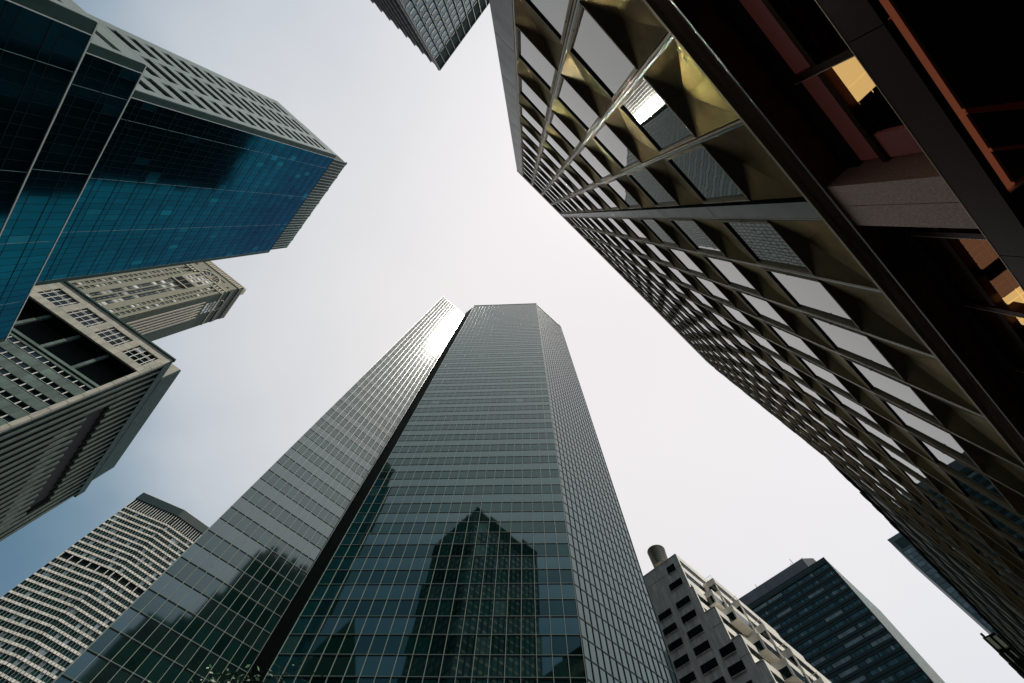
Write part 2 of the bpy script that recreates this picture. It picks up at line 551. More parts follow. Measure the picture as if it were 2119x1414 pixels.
def frame_tmpl(w, h, side=.075, tb=.05):
    v, f = [], []

    def bx(x0, x1, z0, z1, y0, y1):
        n = len(v)
        for x in (x0, x1):
            for y in (y0, y1):
                for z in (z0, z1):
                    v.append((x, y, z))
        f.extend([tuple(q + n for q in ff) for ff in BOXF])
    bx(-w / 2, -w / 2 + side, -h / 2, h / 2, -.10, .015)
    bx(w / 2 - side, w / 2, -h / 2, h / 2, -.10, .015)
    bx(-w / 2 + side, w / 2 - side, -h / 2, -h / 2 + .035, -.10, .010)
    for sx in (-1, 1):   # stop beads and the pivot bolts
        x = sx * (w / 2 - side * .55)
        bx(x - .008, x + .008, -h / 2 + .02, h / 2 - .02, .015, .028)
        bx(sx * (w / 2 - side * .5) - .014, sx * (w / 2 - side * .5) + .014, -.02, .02, .015, .04)
    return (np.array(v), f)


TS, TF = {}, {}
for (s0, cw) in groups:
    TS.setdefault(round(cw, 3), spandrel_tmpl(cw - .13, SPH - .03, dep))
    TF.setdefault(round(cw, 3), frame_tmpl(cw - .14, ST - SPH - .02))
panes = []
for gi, (s0, cw) in enumerate(groups):
    key = round(cw, 3)
    xm = s0 + cw / 2 + (-.01 if gi < 4 else 0)
    for r in range(NR):
        zb = ZB + r * ST
        c = F.o + F.t * xm
        c.z = CZ + zb + SPH / 2
        K.box('folded_panel', Matrix.Translation(c) @ F.R.to_4x4(), (1, 1, 1), M['bronze'], TS[key])
        c = F.o + F.t * xm
        c.z = CZ + zb + SPH + (ST - SPH) / 2
        K.box('window', Matrix.Translation(c) @ F.R.to_4x4(), (1, 1, 1), M['bronze_frame'], TF[key])
        panes.append((c.copy(), cw))
        # black gasket under the head
        F.box('head_gasket', xm - cw / 2 + .08, xm + cw / 2 - .08, zb + ST - .045, zb + ST - .012, -.16, -.004, M['gasket'])
    # joint strips between columns of panels
    F.box('joint_strip', s0 - .055, s0 - .008, ZB, ZR - 1.2, -.3, .012, M['bronze_frame'])
    F.box('joint_strip', s0 + .006, s0 + .05, ZB, ZR - 1.2, -.3, .004, M['bronze_strip'])
F.box('joint_strip', AR - .06, AR + .02, ZB, ZR - 1.2, -.3, .012, M['bronze_strip'])
# flat strip between both halves and the left corner strip, one panel per storey
for r in range(NR):
    zb = ZB + r * ST
    F.box('flat_panel', (.976) * D + .005, 1.085 * D, zb + .012, zb + ST - .012, -.3, .02, M['bronze_strip'])
    F.box('corner_panel', AL, -1.080 * D, zb + .02, zb + ST - .02, -.3, .0, M['corner_metal'])
F.box('corner_return', AL - .01, AL + .3, ZB, ZR, -25, -.3, M['corner_metal'])
# roof band and base flange
F.box('roof_band', AL, AR, ZB + NR * ST, ZR, -.5, .03, M['corner_metal'])
for i in range(12):
    F.box('base_flange', AL + (AR - AL) / 12 * i + .004, AL + (AR - AL) / 12 * (i + 1) - .004, ZB - .06, ZB, -.35, .05, M['bronze_frame'])
# cove under the flange
ZL = 6.22
for i in range(14):
    s0 = AL + (AR - AL) / 14 * i
    s1 = AL + (AR - AL) / 14 * (i + 1) - .01
    v = [F.pt(s, z, y) for s in (s0, s1) for z, y in ((ZB - .06, -.02), (6.47, -.16), (6.30, -.10), (ZL, .03), (ZL, -.35), (ZB - .06, -.35))]
    K.poly('cove_ledge', v, [(0, 6, 7, 1), (1, 7, 8, 2), (2, 8, 9, 3), (3, 9, 10, 4), (5, 11, 6, 0), (0, 1, 2, 3, 4, 5), (11, 10, 9, 8, 7, 6), (4, 10, 11, 5)],
           M['copper'] if i else M['copper'])
made = K.finish(limit=300)
# the glass of each window is a sub-part of its frame
pm = {}
wins = made['window']
for o in wins:
    c = o.matrix_basis.to_translation() + root.location
    cw = min(panes, key=lambda q: (q[0] - c).length)[1]
    key = round(cw, 3)
    if key not in pm:
        base = BOXV * np.array((cw - .14 - .14, .02, ST - SPH - .05))
        pm[key] = newmesh('pane', base, BOXF, M['win_glass'])
    R = Matrix.Rotation(random.gauss(0, .0035), 4, 'Z') @ Matrix.Rotation(random.gauss(0, .0035), 4, 'X')
    link('pane', pm[key], o, Matrix.Translation((0, -.06, .012)) @ R)

for s_, z_ in ((.085, 6.985), (.245, 7.03)):
    c_ = F.pt(s_, z_, -.03 - s_ * .06)
    link('tape_scrap', newmesh('tape_scrap', BOXV * np.array((.075, .004, .05)), BOXF, M['seam']), root,
         Matrix.Translation(c_ - root.location) @ F.R.to_4x4() @ Matrix.Rotation(.25, 4, 'Y'))

# ground floor of the panelled tower: soffit, glazing, piers
K = Kit(root)
F = Face(K, (0, -D), (1, -D))
GY = -.42                                   # glass line behind the facade
F.box('soffit', AL - 3, AR, ZL + .02, ZL + .1, -4, .0, M['soffit'])
pier_s = [2.97 + 5.9 * i for i in range(-1, 6)]
for ps in pier_s:
    for z in range(4):
        z0 = G0 + (ZL - G0) / 4 * z
        F.box('granite_block', ps, ps + .38, z0 + .006, z0 + (ZL - G0) / 4 - .002, -.75, -.01, M['granite'])
        F.box('granite_block', ps + .392, ps + .79, z0 + .006, z0 + (ZL - G0) / 4 - .002, -.75, -.012, M['granite'])
for i in range(-1, 5):
    s0, s1 = pier_s[i + 1] + .8, (pier_s[i + 2] if i + 2 < len(pier_s) else AR)
    F.box('head_frame', s0, s1, 6.03, ZL, GY - .1, GY + .06, M['soffit'])
    F.box('transom_bar', s0, s1, 5.58, 5.66, GY - .08, GY + .05, M['fascia'])
    x1 = s1
    while x1 > s0 + .1:
        x0 = max(x1 - 1.53, s0)
        # the transom panels left of the first visible pier are mauve
        F.box('transom_panel', x0 + .06, x1 - .04, 5.67, 6.02, GY - .04, GY, M['mauve'] if i < 0 else M['fascia'])
        F.box('shop_mullion', x0 - .045, x0 + .045, G0, 6.03, GY - .09, GY + .07, M['fascia'])
        F.box('shop_mullion', x0 + .05, x0 + .06, G0, 6.03, GY + .01, GY + .072, M['trim'])
        x1 = x0
# interior ceiling behind the glass: dark tiles, some lit
for i in range(-24, 90):
    for j in range(0, 9):
        s0 = i * .115
        y0 = GY - .03 - j * .17
        m = M['fascia']
        if 1.42 < s0 < 2.05 and j <= 3:
            continue
        elif 4.12 < s0 < 5.05 or 5.2 < s0 < 5.6:
            m = M['tile_lit']
        elif 5.6 < s0 < 6.1 and j < 2:
            m = M['warm_lamp']
        F.box('ceiling_tile', s0 + .010, s0 + .106, 5.50, 5.53, y0 - .157, y0, m)
F.box('light_panel', 1.49, 1.86, 5.50, 5.53, GY - .45, GY - .03, M['warm_lamp'])
F.box('light_panel', 1.865, 2.12, 5.505, 5.53, GY - .45, GY - .03, M['warm_lamp'])
F.box('side_panel', 2.56, 2.94, 4.2, 5.57, GY - .05, GY + .01, M['mauve'])
F.box('shop_pane', AL, 2.5, .6, 5.57, GY - .03, GY - .02, M['clear_glass']) if False else None
F.box('inner_ceiling', AL - 3, AR, 5.535, 5.60, -6, GY - .11, M['black'])
F.box('inner_wall', AL - 3, AR, G0, 5.5, -4.2, -4.0, M['granite'])
K.finish(minpx=12)

# entrance canopy with its orange lit underside
root = thing('entrance_canopy', 'dark polished bronze entrance canopy overhead at upper right with glowing orange edge underneath', 'canopy', W(-1, -2.2, 1.9))
K = Kit(root)
CB0, CB1 = -1.50, -3.2
zc0, zc1 = 1.90, 2.083
abox(K, 'fascia', -6, .55, CB0 - .03, CB0, zc0, zc1, M['fascia'])
abox(K, 'fascia', .555, 1.9, CB0 - .03, CB0, zc0, zc1, M['fascia'])
abox(K, 'fascia', 1.905, 3.4, CB0 - .03, CB0, zc0, zc1, M['fascia'])
abox(K, 'bright_trim', -6, 3.4, CB0 - .004, CB0 + .0015, zc1, zc1 + .004, M['trim'])
abox(K, 'roof_slab', -6, 3.4, CB1, CB0 - .031, zc1 - .03, zc1, M['black'])
abox(K, 'end_fascia', 3.4, 3.43, CB1, CB0, zc0, zc1, M['fascia'])
# orange strip: luminous panels with joints
e = [-6, -3.4, -1.9, -.9, .10, .62, 1.08, 1.50]
for i in range(len(e) - 1):
    abox(K, 'orange_panel', e[i] + .003, e[i + 1] - .003, CB0 - .066, CB0 - .034, zc0 + .004, zc0 + .02, M['orange_sign'])
    abox(K, 'inner_panel', e[i] + .003, e[i + 1] - .003, CB0 - .9, CB0 - .067, zc0 + .006, zc0 + .02, M['dim_red'])
# dark shapes hanging under the orange panels
fb = CB0 - .056
for nm, pts in (('dark_inset', [(-6, fb), (1.055, fb), (1.40, fb - .40), (1.42, fb - .9), (-6, fb - .9)]),
                ('dark_inset', [(1.085, fb), (1.275, fb), (1.49, fb - .24), (1.49, fb - .44)]),
                ('dark_inset', [(1.295, fb), (1.475, fb), (1.475, fb - .20)])):
    prism(K, nm, [(p[0] if p[0] < 1.5 else 1.49, p[1]) for p in pts], zc0 - .012, zc0 + .002, M['black'])
abox(K, 'edge_rail', 1.503, 1.513, CB0 - .62, CB0 - .03, zc0 - .004, zc0 + .02, M['trim'])
abox(K, 'black_underside', 1.53, 3.4, CB1, CB0 - .034, zc0 + .004, zc0 + .02, M['black'])
K.finish()

# ------------------------------------------------------------------ blue glass tower (upper left)
root = thing('blue_glass_tower', 'stepped blue glass tower at upper left with pale windowed stone flank and louvred crown', 'tower', W(-60, 46, G0))
K = Kit(root)
ST3 = .0645 * 55
# volumes: (a plane, b lo, b hi, top)
A1, A2, A0 = -55.0, -51.0, -47.0
abox(K, 'core', -77, A1 - .3, 26.9, 66.0, G0, 129.4, M['notch'])
abox(K, 'middle_block', A1 - .2, A2 - .3, 21.4, 74, G0, 59.6, M['notch'])
abox(K, 'lower_block', A2 - .25, A0 - .3, 17.4, 80, G0, 48.2, M['notch'])


def blueface(av, blo, bhi, z0, z1, border, nc):
    f = Face(K, (av, blo), (av, bhi))
    Lf = f.len
    b0 = border
    w = (Lf - b0 - .9) / nc
    k = 0
    z = z1
    while z > z0:
        zz = z - ST3
        # vision band + spandrel band
        for i in range(nc):
            s0, s1 = b0 + w * i, b0 + w * (i + 1)
            f.box('pane', s0 + .02, s1 - .02, zz + 1.05, z - .04, -.10, 0, M['blue_light'] if (random.random() < (.16 if (i + 3 * k) % 11 < 2 else .02)) else M['blue_glass'], tilt=.002)
            f.box('pane', s0 + .02, s1 - .02, zz + .05, zz + .98, -.10, 0, M['blue_glass'], tilt=.002)
        f.box('transom', b0, b0 + w * nc, zz - .04, zz + .05, -.1, .03, M['blue_line'])
        f.box('transom', b0, b0 + w * nc, zz + .98, zz + 1.05, -.1, .015, M['blue_line'])
        z = zz
        k += 1
    for i in range(nc + 1):
        big = i % 9 == 3
        f.box('mullion', b0 + w * i - .022, b0 + w * i + .022, z, z1, -.09, .02, M['alu_dull'] if big else M['blue_line'])
    # teal stone border on the near side and the far side
    nz_ = int((z1 - z) / 7.1) + 1
    for q in range(nz_):
        za, zb = z1 - 7.1 * q, max(z1 - 7.1 * (q + 1), z)
        f.box('border_panel', 0, b0 - .12, zb + .01, za - .01, -.3, .05, M['teal_stone'])
        f.box('border_panel', Lf - .85, Lf, zb + .01, za - .01, -.3, .05, M['teal_stone'])
    f.box('pale_seam', b0 - .11, b0 - .01, z, z1, -.1, .09, M['seam'])
    f.box('coping', 0, Lf, z1, z1 + .16, -.5, .06, M['seam'] if z1 < 100 else M['teal_stone'])


blueface(A1, 26.5, 66.6, 56, 129.7, 1.25, 30)
blueface(A2, 20.6, 74.6, 40, 59.8, 1.35, 36)
blueface(A0, 16.6, 80.6, 8, 48.4, 1.6, 40)
# pale flank with slot windows, three slots per storey
f = Face(K, (A1, 26.5), (-77, 26.5))
zs = [97.0 - .887 * 0 - ST3 * 0]
base = 128.2
nrow = 24
rows = [base - ST3 * i for i in range(nrow)]
for z in rows:
    f.box('stone_band', 0, 22, z - ST3 + 1.9, z, -.5, 0, M['white_stone'])
    for (s0, s1) in ((1.5, 6.0), (7.5, 13.6), (15.0, 20.0)):
        n = 4
        w = (s1 - s0) / n
        for i in range(n):
            f.box('slot_window', s0 + w * i + .06, s0 + w * (i + 1) - .06, z - ST3 + .05, z - ST3 + 1.85, -.42 + .02 * i, -.36 + .02 * i, M['dark_glass'])
    for (s0, s1) in ((0, 1.5), (6.0, 7.5), (13.6, 15.0), (20.0, 22.0)):
        f.box('stone_pier', s0, s1, z - ST3, z - ST3 + 1.9, -.5, 0, M['white_stone'])
f.box('roof_band', 0, 22, rows[0], 130.6, -.5, .04, M['white_stone'])
# lower flanks of the steps
for av, av2, bb, zt in ((A2, -76, 20.55, 59.7), (A0, -76, 16.55, 48.3)):
    f = Face(K, (av, bb), (av2, bb))
    z = zt
    while z > 20:
        f.box('stone_band', 0, f.len, z - 2.4, z, -.4, 0, M['white_stone'])
        f.box('slot_glass', .8, f.len, z - 3.55, z - 2.4, -.5, -.35, M['dark_glass'])
        f.box('stone_pier', 0, .8, z - 3.55, z - 2.4, -.4, 0, M['white_stone'])
        z -= 3.55
# louvred penthouse
f = Face(K, (-56, 28.4), (-56, 66.7))
abox(K, 'penthouse', -74, -56.3, 28.6, 66.5, 128, 141.5, M['louvre'])
n = 34
w = f.len / n
for i in range(n):
    f.box('louvre_panel', i * w + .06, (i + 1) * w - .06, 129.5, 141.8 + (.35 if i % 5 == 0 else 0), -.25, 0, M['louvre'])
    f.box('louvre_fin', i * w - .05, i * w + .05, 129.5, 141.6, 0, .18, M['alu_dull'])
for i in range(9):
    f.box('roof_rail', i * 1.2, i * 1.2 + .25, 141.8, 142.5, -.5, -.3, M['dark_metal'])
K.finish()

# ------------------------------------------------------------------ corner tower at the top of the picture
T = 150.0 / 170.0
root = thing('crown_tower', 'dark blue-grey tower poking down from the top edge, its corner pointing down', 'tower', W(-66, -32, G0))
K = Kit(root)
a0, b0 = -59.8 * T, -16.6 * T
abox(K, 'core', -83.6, a0 - .3, -53.7, b0 - .3, G0, 149.4, M['top_dark'])
f = Face(K, (a0, b0), (a0, -53.7))
bay = 3.05 * T
nb = int(round(f.len / bay)); bay = f.len / nb
row = 3.6 * T
zt = 161.0 * T
for i in range(nb):
    f.box('parapet_panel', i * bay + .12, (i + 1) * bay - .12, zt + .1, 149.8, -.3, 0, M['top_dark'])
    f.box('top_sill', i * bay + .5, (i + 1) * bay - .3, zt - .3, zt + .05, -.2, .06, M['top_bar'])
    for r in range(26):
        z1 = zt - .35 - row * r
        f.box('window', i * bay + .2, (i + 1) * bay - .25, z1 - row + 1.25, z1 - .12, -.25, -.12, M['top_glass'])
        f.box('window_bar', i * bay + .2 + (bay - .45) / 3, i * bay + .27 + (bay - .45) / 3, z1 - row + 1.25, z1 - .12, -.12, -.06, M['dark_metal'])
        f.box('spandrel', i * bay + .55, (i + 1) * bay - .45, z1 - row + .42, z1 - row + 1.05, -.2, -.02, M['top_bar'])
        f.box('spandrel_glass', i * bay + .2, (i + 1) * bay - .25, z1 - row - .02, z1 - row + .42, -.25, -.12, M['top_glass'])
for i in range(nb + 1):
    f.box('fin', i * bay - .07, i * bay + .07, 10, 149.9, -.3, .4, M['transom_alu'])
f.box('coping', -.2, f.len, 149.8, 150.05, -.4, .4, M['pale_louvre'])
f = Face(K, (a0, b0), (-83.6, b0))
nb2 = 9
bay = f.len / nb2
for i in range(nb2):
    f.box('parapet_panel', i * bay + .12, (i + 1) * bay - .12, zt + .1, 149.8, -.3, 0, M['top_dark'])
    for r in range(26):
        z1 = zt - .35 - row * r
        f.box('window', i * bay + .15, (i + 1) * bay - .15, z1 - row + 1.25, z1 - .2, -.25, -.15, M['grey_glass'])
for i in range(nb2 + 1):
    f.box('fin', i * bay - .1, i * bay + .1, 10, 149.9, -.3, .5, M['dark_metal'])
K.finish()

# ------------------------------------------------------------------ gabled block, only seen mirrored in the glass tower
root = thing('gabled_block', 'dark gabled old block seen only as a small pointed shape mirrored low in the tower', 'building', W(-86, 6, G0))
K = Kit(root)
abox(K, 'wall', -96, -80, -2, 22, G0, 74, M['moss_brick'])
gv = [W(-80, -2, 74), W(-80, 22, 74), W(-80, 11, 99), W(-96, -2, 74), W(-96, 22, 74), W(-96, 11, 99)]
K.poly('gable_roof', gv, [(0, 1, 2), (3, 5, 4), (0, 2, 5, 3), (1, 4, 5, 2), (0, 3, 4, 1)], M['moss_brick'])
abox(K, 'finial', -80.6, -80, 10.7, 11.3, 98, 102, M['moss_brick'])
K.finish()

# ------------------------------------------------------------------ limestone block with loggia (left)
S = 1.35
root = thing('loggia_building', 'pale stone block at left with black loggia openings under gridded windows', 'building', W(-60, 120, G0))
K = Kit(root)
a1, b1 = -34.9 * S, 72 * S
aL = -64 * S
zr = 75 * S
f = Face(K, (a1, b1), (aL, b1))            # s = distance left of the corner


def Zs(z):
    return z * S


ZT, ZLT, ZLB = Zs(75), Zs(67.6), Zs(60.5)
# behind everything: deep core, loggia is recessed 3.5 m
abox(K, 'core', aL, a1 - .6, b1 + .6, 119 * S, G0, ZLB, M['notch'])
abox(K, 'upper_core', aL, a1 - .6, b1 + .6, 119 * S, ZLT, ZT - .5, M['notch'])
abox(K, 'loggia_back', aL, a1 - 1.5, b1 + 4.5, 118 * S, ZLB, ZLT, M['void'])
# top wall: stone slabs around four gridded windows
pitch = 5.75 * S
wz0, wz1 = Zs(69.15), Zs(73.0)
w0s = [(-34.9 + 36.45) * S * 1.0 + pitch * i for i in range(5)]
w0s = [1.55 * S + pitch * i for i in range(5)]
wl = 4.3 * S
seg = 0.0
nsl = 5
for (zA, zB, nm_) in ((ZLT, wz0, 'stone_slab'), (wz1, ZT, 'stone_slab')):
    x = 0.0
    while x < f.len:
        f.box(nm_, x + .02, min(x + pitch / 4, f.len) - .02, zA + .02, zB - .02, -.6, random.uniform(-.02, .01), M['limestone'])
        x += pitch / 4
for i in range(5):
    s0 = w0s[i]
    prev = 0 if i == 0 else w0s[i - 1] + wl
    for q in range(3):
        za = wz0 + (wz1 - wz0) / 3 * q
        f.box('stone_slab', prev + .01, s0 - .01, za + .02, za + (wz1 - wz0) / 3 - .02, -.6, 0, M['limestone'])
    f.box('window_recess', s0, s0 + wl, wz0, wz1, -.9, -.6, M['gasket'])
    xs = [0, .13, .40, .67, .94, 1.0]
    zz = [0, .30, .62, .70, 1.0]
    xs = [0, .10, .36, .63, .90, 1.0]
    for p in range(5):
        for q in range(4):
            lit = (i == 0 and p == 3 and q == 3)
            f.box('window_pane', s0 + wl * xs[p] + .05, s0 + wl * xs[p + 1] - .05, wz0 + (wz1 - wz0) * zz[q] + .05, wz0 + (wz1 - wz0) * zz[q + 1] - .05,
                  -.55, -.42, M['deco_blind'] if lit else M['dark_glass'])
    for p in range(1, 5):
        f.box('window_bar', s0 + wl * xs[p] - .10, s0 + wl * xs[p] + .10, wz0, wz1, -.5, -.22, M['white_frame'])
    for q in range(1, 4):
        f.box('window_bar', s0, s0 + wl, wz0 + (wz1 - wz0) * zz[q] - .05, wz0 + (wz1 - wz0) * zz[q] + .05, -.5, -.26, M['white_frame'])
f.box('cornice', -.3, f.len, ZT - .2, ZT + .35, -.7, .35, M['teal_stone'])
# loggia piers
for i in range(5):
    s = 6.4 * S + pitch * i
    for q in range(5):
        za = ZLB + (ZLT - ZLB) / 5 * q
        f.box('loggia_pier', s - .30, s + .45, za + .03, za + (ZLT - ZLB) / 5 - .03, -1.9, -1.2, M['grey_stone'])
# corner pier slabs running down the edge
z = ZT - .2
while z > 30:
    f.box('corner_slab', -.0, .95, z - 3.3, z - .05, -.8, .03, M['limestone'])
    z -= 3.35
# ledge and bands of windows below
f.box('ledge', .95, f.len, Zs(60.0), ZLB, -1.2, .12, M['grey_stone'])
f.box('ledge_shadow_slot', .95, f.len, Zs(59.6), Zs(60.0), -.9, -.5, M['void'])
f.box('ledge', .95, f.len, Zs(59.25), Zs(59.6), -.8, .0, M['grey_stone'])
zt_ = Zs(59.2)
for r in range(12):
    zA = zt_ - 2.62 * S * r
    n = 22
    w = (f.len - .95) / n
    for i in range(n):
        s0 = .95 + w * i
        f.box('window_pane', s0 + .10, s0 + w - .10, zA - .95 * S, zA - .04, -.35, -.25, M['dark_glass'])
        f.box('window_mullion', s0 - .10, s0 + .10, zA - .95 * S, zA, -.3, -.06, M['white_frame'])
        f.box('spandrel_slab', s0 + .015, s0 + w - .015, zA - 2.62 * S + .03, zA - .95 * S - .03, -.5, random.uniform(-.03, 0), M['grey_stone'])
    f.box('window_sill', .95, f.len, zA - .95 * S - .03, zA - .95 * S + .02, -.3, .04, M['white_frame'])
# ribbed flank facing right
g = Face(K, (a1, b1), (a1, 119 * S))
g.box('flank_edge', 0, 1.1 * S, 20, ZT, -.6, -.02, M['teal_stone'])
g.box('parapet_band', 0, g.len, Zs(72.9), ZT, -.8, .08, M['teal_stone'])
nr_ = 21
for i in range(nr_):
    s = 3.0 + i * (g.len - 3.0) / nr_
    f_z0 = Zs(65.2) if 7.5 * S < s < 39 * S else Zs(72.9)
    g.box('stone_rib', s, s + .85, Zs(65.2) if 8 * S < s < 39 * S else Zs(62), Zs(72.9), -.9, 0, M['rib_stone'])
    g.box('stone_rib', s, s + .85, 15, Zs(61), -.9, 0, M['rib_stone'])
    if not (8 * S < s < 39 * S):
        g.box('stone_rib', s, s + .85, Zs(61), Zs(62), -.9, 0, M['rib_stone'])
    g.box('rib_glass', s + .86, s + (g.len - 3.0) / nr_ - .01, 15, Zs(72.9), -1.4, -1.3, M['dark_glass'])
g.box('flank_slot', 8 * S, 39 * S, Zs(61), Zs(65.2), -1.28, -1.2, M['void'])
# block standing back on the roof
abox(K, 'roof_block', a1 - 18, a1 + .15, 78.1 * S, 114.4 * S, ZT, 80.1 * S, M['teal_stone'])
abox(K, 'roof_block_face', a1 - 18, a1 - .2, 78.1 * S - .12, 78.1 * S - .01, ZT + .4, 80.1 * S, M['limestone'])
K.finish()

# ------------------------------------------------------------------ art deco tower
S = 1.325
root = thing('brick_skyscraper', 'ornate tan brick tower behind the stone block with arched window crown and zigzag bands', 'tower', W(-130, 185, G0))
K = Kit(root)
a1, b1 = -84.8 * S, 127.8 * S
f = Face(K, (a1, b1), (-112 * S, b1))
abox(K, 'core', -111 * S, a1 - .7, b1 + .7, 150 * S, G0, 198 * S, M['deco_brick'])
# piers between window strips (distance right->left of corner)
strips = [(2.4, 1.3), (4.5, 1.3), (8.5, 1.7), (10.9, 1.7), (13.2, 1.7), (16.8, 1.3), (19.0, 1.3), (23.0, 1.3), (25.2, 1.3)]
ed = [0.0]
zb_, zc_ = 60 * S, 171 * S
for c, wd_ in strips:
    ed += [(c - wd_ / 2) * S, (c + wd_ / 2) * S]
ed.append(f.len)
for i in range(0, len(ed), 2):
    f.box('brick_pier', ed[i], ed[i + 1], 50, 184 * S, -.7, 0.02 * (i % 3), M['deco_brick'])
for si, (c, wd_) in enumerate(strips):
    s0, s1 = (c - wd_ / 2) * S, (c + wd_ / 2) * S
    cen = 7.5 < c < 14
    top = 170.5 * S if cen else 182 * S
    z = top
    while z > 95 * S:
        rr = random.random()
        m = M['deco_blind'] if rr < .25 else (M['deco_win'] if rr < .6 else M['dark_glass'])
        f.box('window', s0 + .1, s1 - .1, z - 1.45 * S, z - .05, -.5, -.35, m)
        f.box('window_bar', (s0 + s1) / 2 - .06, (s0 + s1) / 2 + .06, z - 1.45 * S, z - .05, -.35, -.28, M['deco_trim'])
        f.box('spandrel', s0, s1, z - 2.1 * S, z - 1.45 * S, -.7, -.30 if cen else -.12, M['dark_metal'] if cen and rr > .4 else M['deco_brick'])
        z -= 2.1 * S
# ornate balcony box over the centre strips
f.box('balcony_slab', 7.0 * S, 14.6 * S, 170.6 * S, 171.2 * S, -.6, .8, M['deco_trim'])
for i in range(12):
    s = 7.3 * S + i * .6 * S
    f.box('grille_bar', s, s + .25, 171.2 * S, 175.5 * S, -.1, .35, M['dark_metal'])
f.box('grille_back', 7.2 * S, 14.4 * S, 171.2 * S, 175.6 * S, -.6, -.5, M['void'])
for i in range(14):
    f.box('dentil', 7.1 * S + i * .54 * S, 7.4 * S + i * .54 * S, 175.7 * S, 176.8 * S, -.5, .4, M['deco_trim'])
# three bright columns of windows below the arch
for j, c in enumerate((8.4, 10.8, 13.2)):
    z = 177.5 * S
    while z < 188 * S:
        f.box('window', (c - .75) * S, (c + .75) * S, z, z + 1.4 * S, -.4, -.2, M['deco_blind'] if random.random() < .75 else M['dark_glass'])
        z += 2.1 * S
for c in (7.2, 9.6, 12.0, 14.4):
    f.box('brick_pier', (c - .35) * S, (c + .35) * S, 176.8 * S, 189 * S, -.6, .05, M['deco_trim'])
# arch
cx_, cz_, R1 = 10.8 * S, 188.5 * S, 4.4 * S
for i in range(15):
    t0, t1 = math.pi * i / 15, math.pi * (i + 1) / 15 - .02
    v = []
    for y in (-.3, .35):
        for r_, t_ in ((R1, t0), (R1 + .7 * S, t0), (R1 + .7 * S, t1), (R1, t1)):
            v.append(f.pt(cx_ - math.cos(t_) * r_, cz_ + math.sin(t_) * r_, y))
    K.poly('arch_stone', v, [(0, 1, 2, 3), (4, 7, 6, 5), (0, 4, 5, 1), (1, 5, 6, 2), (2, 6, 7, 3), (3, 7, 4, 0)], M['deco_trim'])
v = [f.pt(cx_, cz_, -.02)] + [f.pt(cx_ - math.cos(math.pi * i / 16) * R1, cz_ + math.sin(math.pi * i / 16) * R1, -.02) for i in range(17)]
K.poly('arch_window', v, [(0, i, i + 1) for i in range(1, 17)], M['dark_glass'])
for i in range(5):
    t_ = math.pi * (i + 1) / 6
    p0, p1 = f.pt(cx_, cz_, .0), f.pt(cx_ - math.cos(t_) * R1, cz_ + math.sin(t_) * R1, .0)
    side = Vector((0, 0, .25)) if i in (0, 4) else f.t * .25
    v = [p0 - side + f.n * .02, p0 + side + f.n * .02, p1 + side + f.n * .02, p1 - side + f.n * .02,
         p0 - side + f.n * .2, p0 + side + f.n * .2, p1 + side + f.n * .2, p1 - side + f.n * .2]
    K.poly('arch_bar', v, [(0, 3, 2, 1), (4, 5, 6, 7), (0, 1, 5, 4), (1, 2, 6, 5), (2, 3, 7, 6), (3, 0, 4, 7)], M['deco_trim'])
# upper wall, zigzag bands, parapet
f.box('upper_wall', 0, 5.6 * S, 184 * S, 199 * S, -.7, 0, M['deco_brick'])
f.box('upper_wall', 16 * S, f.len, 184 * S, 199 * S, -.7, 0, M['deco_brick'])
f.box('upper_wall', 5.6 * S, 16 * S, 193.6 * S, 199 * S, -.7, 0, M['deco_brick'])
f.box('upper_wall', 5.6 * S, 16 * S, 184 * S, 193.6 * S, -.7, -.35, M['deco_brick'])
for (sa, sb) in ((0, 6.0 * S), (15.6 * S, f.len)):
    f.box('zigzag_band', sa, sb, 184.6 * S, 187.4 * S, -.3, .18, M['dark_metal'])
    n = int((sb - sa) / 1.7)
    for i in range(n):
        s = sa + (sb - sa) / n * (i + .5)
        v = [f.pt(s - .8, 184.8 * S, .19), f.pt(s + .8, 184.8 * S, .19), f.pt(s, 187.2 * S, .19), f.pt(s - .5, 184.8 * S, .42), f.pt(s + .5, 184.8 * S, .42), f.pt(s, 186.5 * S, .42)]
        K.poly('zigzag_tooth', v, [(0, 2, 1), (3, 4, 5), (0, 1, 4, 3), (1, 2, 5, 4), (2, 0, 3, 5)], M['deco_trim'])
f.box('band_course', 0, f.len, 187.4 * S, 188.1 * S, -.3, .25, M['deco_trim'])
f.box('band_course', 0, 6.0 * S, 183.8 * S, 184.6 * S, -.3, .25, M['deco_trim'])
n = 24
for i in range(n):
    s = f.len / n * i
    f.box('merlon', s + .15, s + f.len / n - .3, 196.4 * S, 199.2 * S, -.3, .45, M['deco_trim'])
f.box('parapet_recess', 0, f.len, 196.2 * S, 199.4 * S, -.2, .12, M['dark_metal'])
f.box('coping', -.4, f.len, 199.4 * S, 200.2 * S, -.6, .55, M['deco_trim'])
for s in (1.9 * S, 19.6 * S):
    f.box('small_window', s, s + 1.0 * S, 190.5 * S, 192 * S, -.1, .04, M['void'])
